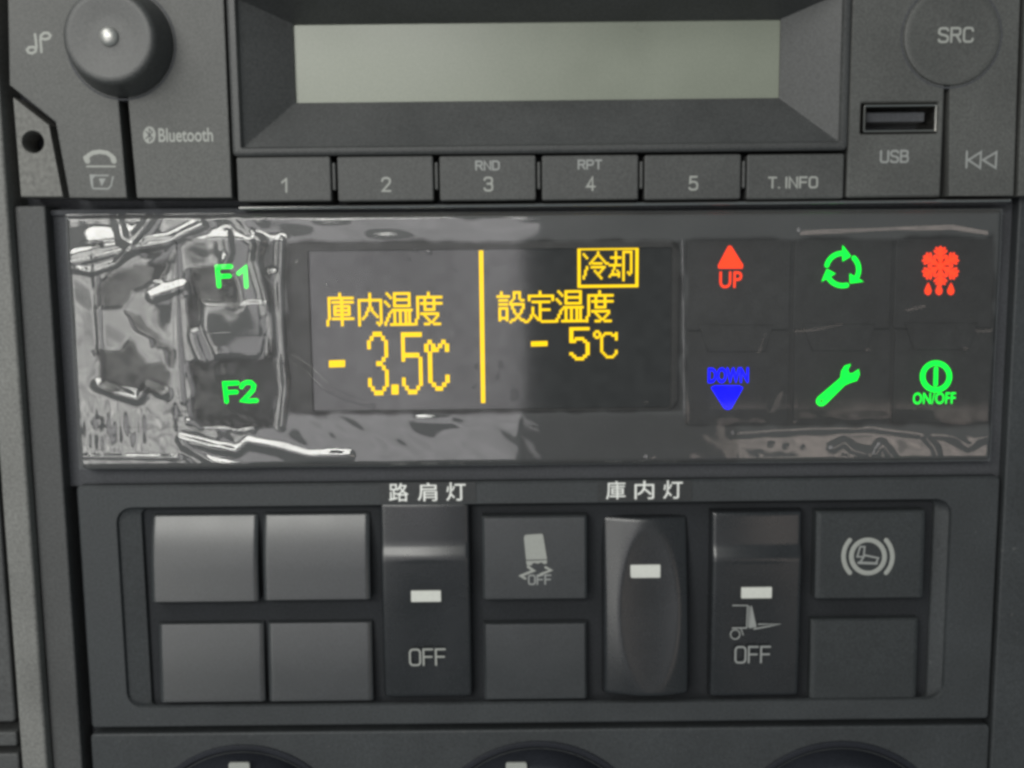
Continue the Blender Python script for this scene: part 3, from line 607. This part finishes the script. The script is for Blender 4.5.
def film_mesh():
    v = np.empty((ny, nx, 3)); F_, R_, U_ = (np.array(q) for q in (FW, CR, CU)); c_ = np.array(CP)
    ray = F_ + R_ * ((PX - 512) / FPX)[..., None] - U_ * ((PY - 384) / FPX)[..., None]
    k = (-0.9 - c_[1]) / ray[..., 1]; p = c_ + ray * k[..., None]     # laid out on the controller's face, then lifted straight off it
    v[..., 0] = p[..., 0]; v[..., 2] = p[..., 2]; v[..., 1] = -H
    off = (4, 0, 8); v = (v.reshape(-1, 3) - off) * S
    i = np.arange(nx * ny).reshape(ny, nx)
    q = np.stack([i[:-1, :-1], i[1:, :-1], i[1:, 1:], i[:-1, 1:]], -1).reshape(-1, 4)
    me = bpy.data.meshes.new('protective_film'); me.vertices.add(len(v)); me.vertices.foreach_set('co', v.astype(np.float32).ravel())
    me.loops.add(q.size); me.loops.foreach_set('vertex_index', q.astype(np.int32).ravel()); me.polygons.add(len(q))
    me.polygons.foreach_set('loop_start', np.arange(0, q.size, 4, dtype=np.int32)); me.update(calc_edges=True)
    me.polygons.foreach_set('use_smooth', np.ones(len(q), dtype=bool)); me.validate(); me.materials.append(M['film'])
    at = me.attributes.new('loose', 'FLOAT', 'POINT'); at.data.foreach_set('value', np.clip(LOOSE, 0, 1).astype(np.float32).ravel())
    o = bpy.data.objects.new('protective_film', me); C.objects.link(o); o.location = [a * S for a in off]; return o
tag(film_mesh(), 'clear wrinkled protective film stuck over the temperature controller', 'film')

# ------------------------------------------------------------------ switch panel
swp = thing('switch_tray', 'dark grey plastic surround with a recessed tray holding the switches', 'panel', (4, 0, -41))
Rp = (U(76, 600)[0] - .6, U(1000, 600)[0], U(530, 724)[1], U(530, 481.5)[1])
Rp = (U(76, 490)[0], U(1001, 482)[0], U(530, 724)[1], U(530, 481.5)[1])
Rt = rect(121, 503, 948, 704); Rb = rect(147, 503.5, 930, 702, -2.5)
mb = MB(); loft(mb, [rr_loop(Rp, .8, -11), rr_loop(Rp, .8, -.4), rr_loop(Rp, .8, 0, inset=.4), rr_loop(Rt, 3.0, 0), rr_loop(Rt, 3.0, -.25, inset=.15), rr_loop(Rt, 3.0, -.7, inset=.25), rr_loop(Rb, 1.2, -1.9), rr_loop(Rb, 1.2, -2.3, inset=.2), rr_loop(Rb, 1.2, -4, inset=.25)], cap1=False)
obj('panel_frame', mb, 'switchp', swp)
obj('tray_floor', rbox((Rb[0], Rb[1], Rb[2], Rb[3]), -5, -2.7, .3, .1), 'tray', swp)

def blank(name, box, lab, cat, d, tilt, curve, mat='blank', group=None):
    R = rect(*box, d); t = thing(name, lab, cat, ((R[0] + R[1]) / 2, 0, R[2]), group)
    obj('cover_face', heightfield(R, lambda u, v: d - tilt * v - curve * max(0, v - .35) ** 2, 24, 30, -8, .35), mat, t)
    return t
G = 'blank switch covers'
blank('switch_blank', (149, 516.5, 256.5, 603), 'blank square switch cover with a bright upper edge, leftmost of the upper row', 'switch cover', 0.3, 1.0, 4.2, group=G)
blank('switch_blank', (262, 515.5, 369, 601), 'blank square switch cover in the upper row beside the first rocker switch', 'switch cover', 0.3, 1.0, 3.6, group=G)
blank('switch_blank', (158, 625, 263.5, 703), 'blank square switch cover, leftmost of the lower row', 'switch cover', -0.4, 0.9, 0.8, group=G)
blank('switch_blank', (267.5, 624, 372, 702), 'blank square switch cover in the lower row beside the first rocker switch', 'switch cover', -0.4, 0.9, 0.8, group=G)
blank('switch_blank', (484, 624, 587, 700), 'blank square switch cover below the skidding truck switch', 'switch cover', -0.4, 0.5, 0.3, group=G)
blank('switch_blank', (811, 620, 918, 699), 'blank square switch cover below the brake symbol switch', 'switch cover', -0.4, 0.3, 0.2, mat='dullkey', group=G)
skid = blank('skid_control_switch', (482.5, 517, 587, 600), 'dark square push switch with a skidding truck symbol and OFF', 'switch', 0.6, 0.3, 0.3)
brake = blank('brake_switch', (816.5, 512, 925, 599), 'dark square push switch with a white ringed brake symbol', 'switch', 0.6, 0.3, 0.2, mat='dullkey')

def rocker(box, lab, fn, d=0.5):
    R = rect(*box, d); t = thing('rocker_switch', lab, 'switch', ((R[0] + R[1]) / 2, 0, R[2]), 'rocker switches in the tray')
    r = obj('rocker', heightfield(R, fn, 44, 84, -8, .8), 'rocker', t); return t
def sstep(a, b_, x): t = min(1, max(0, (x - a) / (b_ - a))); return t * t * (3 - 2 * t)
def pressed(u, v, k):                       # lower half out, upper half tilted back behind a soft crest at v = k
    base = 0.9 * math.cos((u - .5) * 1.9) - .5
    if v < k: return base + 0.6 * v / k - 0.5 * math.exp(-((u - .5) / .32) ** 2 - ((v - .3 * k) / (.55 * k)) ** 2)
    return base + 0.6 - 0.8 * sstep(k, k + .085, v) - 0.5 * max(0, v - k - .03)
rk1 = rocker((381, 503, 471, 699), 'black rocker switch marked OFF under the first white label, next to blank covers', lambda u, v: pressed(u, v, .715))
def dish(u, v):                             # long oval pad, flanks falling away round it
    e = math.hypot((u - .53) / .37, (v - .48) / .49)
    return 2.2 - 3.2 * v - .3 * max(0, 1 - e * e) - 2.3 * max(0, e - .92) ** 1.1
rk2 = rocker((603, 519, 690, 694), 'black rocker switch with a long oval dish and plain white indicator', dish)
rk3 = rocker((711, 512, 802, 698), 'black rocker switch marked OFF below a tail lift symbol', lambda u, v: pressed(u, v, .745))
def ind(parent, box, d): obj('indicator', rbox(rect(*box, d), d - 1.6, d, .15, .08), 'indicator', parent)
ind(rk1, (411, 591, 441, 602), 1.0); ind(rk2, (630.5, 565, 660.5, 578), -.1); ind(rk3, (741.5, 587.5, 772, 598.5), 1.0)
printed('lettering', 'OFF', (409, 648.5, 446, 666), 0.85, 1.9, 'print', rk1, gap=.2)
printed('lettering', 'OFF', (734.5, 646, 771, 663.5), 0.85, 1.9, 'dimprint', rk3, gap=.2)
DT = 0.85; q = lambda x, y: (720 + x / 8.53, 580 + y / 8.53)
mb = MB(); pstroke(mb, [q(110, 217), q(235, 217), q(228, 410), q(105, 410)], 1.3, DT); pstroke(mb, [q(250, 225), q(245, 400)], 1.2, DT)
prism(P([q(262, 222), q(272, 222), q(312, 400), q(250, 412)], DT), DT - .1, DT + .04, .01, mb)
pstroke(mb, [q(290, 418), q(420, 395), q(515, 375), q(330, 378)], 1.5, DT); pstroke(mb, arc(*q(130, 465), 4.7, 0, 360, 20)[:-1], 1.3, DT, closed=True); pstroke(mb, [q(178, 412), q(198, 470)], 1.2, DT)
obj('tail_lift_symbol', mb, 'dimprint', rk3)
DQ = 0.6; q = lambda x, y: (510 + x / 11.82, 525 + y / 11.82)
mb = MB(); prism(P([q(172, 130), q(195, 118), q(380, 106), q(392, 120), q(438, 405), q(300, 408), q(190, 412), q(165, 160)], DQ), DQ - .3, DQ + .04, .02, mb)
prism(P([q(190, 425), q(437, 416), q(437, 455), q(405, 462), q(370, 440), q(330, 458), q(280, 445), q(250, 478), q(200, 478)], DQ), DQ - .3, DQ + .04, .02, mb)
pstroke(mb, [q(215, 495), q(280, 540), q(130, 600), q(180, 632)], 2.7, DQ); pstroke(mb, [q(420, 500), q(485, 535), q(370, 580), q(345, 600)], 2.4, DQ)
obj('skidding_truck_symbol', mb, 'print', skid); printed('lettering', 'OFF', (528, 574.5, 551.5, 585), DQ + .01, 1.6, 'dimprint', skid)
q = lambda x, y: (835 + x / 14.63, 530 + y / 14.63); DB = .6
mb = MB(); pstroke(mb, arc(868, 556.5, 16.6, 0, 360, 44)[:-1], 4.8, DB, closed=True)
pstroke(mb, arc(868, 556.5, 24.4, 138, 222, 16), 4.6, DB); pstroke(mb, arc(868, 556.5, 24.4, -42, 42, 16), 4.6, DB)
obj('brake_symbol', mb, 'print', brake)
mb = MB(); pstroke(mb, [q(435, 245), q(370, 245), q(325, 390), q(420, 395)], 1.8, DB, closed=True); pstroke(mb, [q(435, 370), q(635, 410), q(600, 490), q(360, 485), q(420, 400)], 1.9, DB); pstroke(mb, [q(345, 480), q(610, 490)], 2.6, DB)
obj('shoe_symbol', mb, 'dimprint', brake)
for text, box, tb, lab in (('路', (389, 483, 408, 502), (380, 482.5, 476, 502.3), 'black label strip with white characters above the leftmost rocker switch'), ('庫', (606, 481, 626, 501), (598, 481, 692, 500.8), 'black label strip with white characters above the oval dished rocker switch')):
    R = rect(*tb, .1); st = thing('label_strip', lab, 'label', ((R[0] + R[1]) / 2, 0, R[2]), 'label strips above the rocker switches')
    obj('tape', rbox(R, -.02, .10, .15, .03), 'tape', st)
    chars = ('路', '肩', '灯') if text == '路' else ('庫', '内', '灯'); x0 = box[0]; y0 = box[1]
    for k, ch in enumerate(chars):
        xa = x0 + 28.6 * k
        lettering('character', ch, (xa, y0 - .3 * k, xa + 19.5, y0 + 18.5 - .3 * k), .11, 'label', st, bold=0.008)

# ------------------------------------------------------------------ heater panel with rotary knobs along the bottom edge
hp = thing('heater_control_panel', 'dark grey panel with three round knobs at the bottom edge', 'panel', (4, 0, -70))
Rq = (U(90, 735)[0], U(990, 735)[0], -122, U(530, 730)[1])
obj('panel_face', rbox(Rq, -11, -.1, .8, .4), 'switchp', hp)
for px, py, r, pp in ((246, 846, 104, 240), (538, 850, 112, 517), (838, 850, 112, 800)):
    c = U(px, py, .2); rr = r * .192
    rc = obj('knob_collar', knob_profile(*c, [(rr + .3, -.5), (rr + .3, .25), (rr + .1, .4), (rr - .6, .4), (rr - 1.2, -.2)], 72), 'knob', hp)
    kb = obj('rotary_knob', knob_profile(*c, [(rr - 1.3, -1), (rr - 1.4, 1.5), (rr - 2.2, 4.0), (rr - 2.8, 4.6), (rr - 3.6, 4.8), (rr * .4, 4.8)], 72), 'knob', hp)
    if pp < 700:
        Rk = rect(pp - 11, 763, pp + 10, 785, 4.9); obj('pointer', rbox(Rk, 4.5, 5.0, .4, .1), 'print', kb)
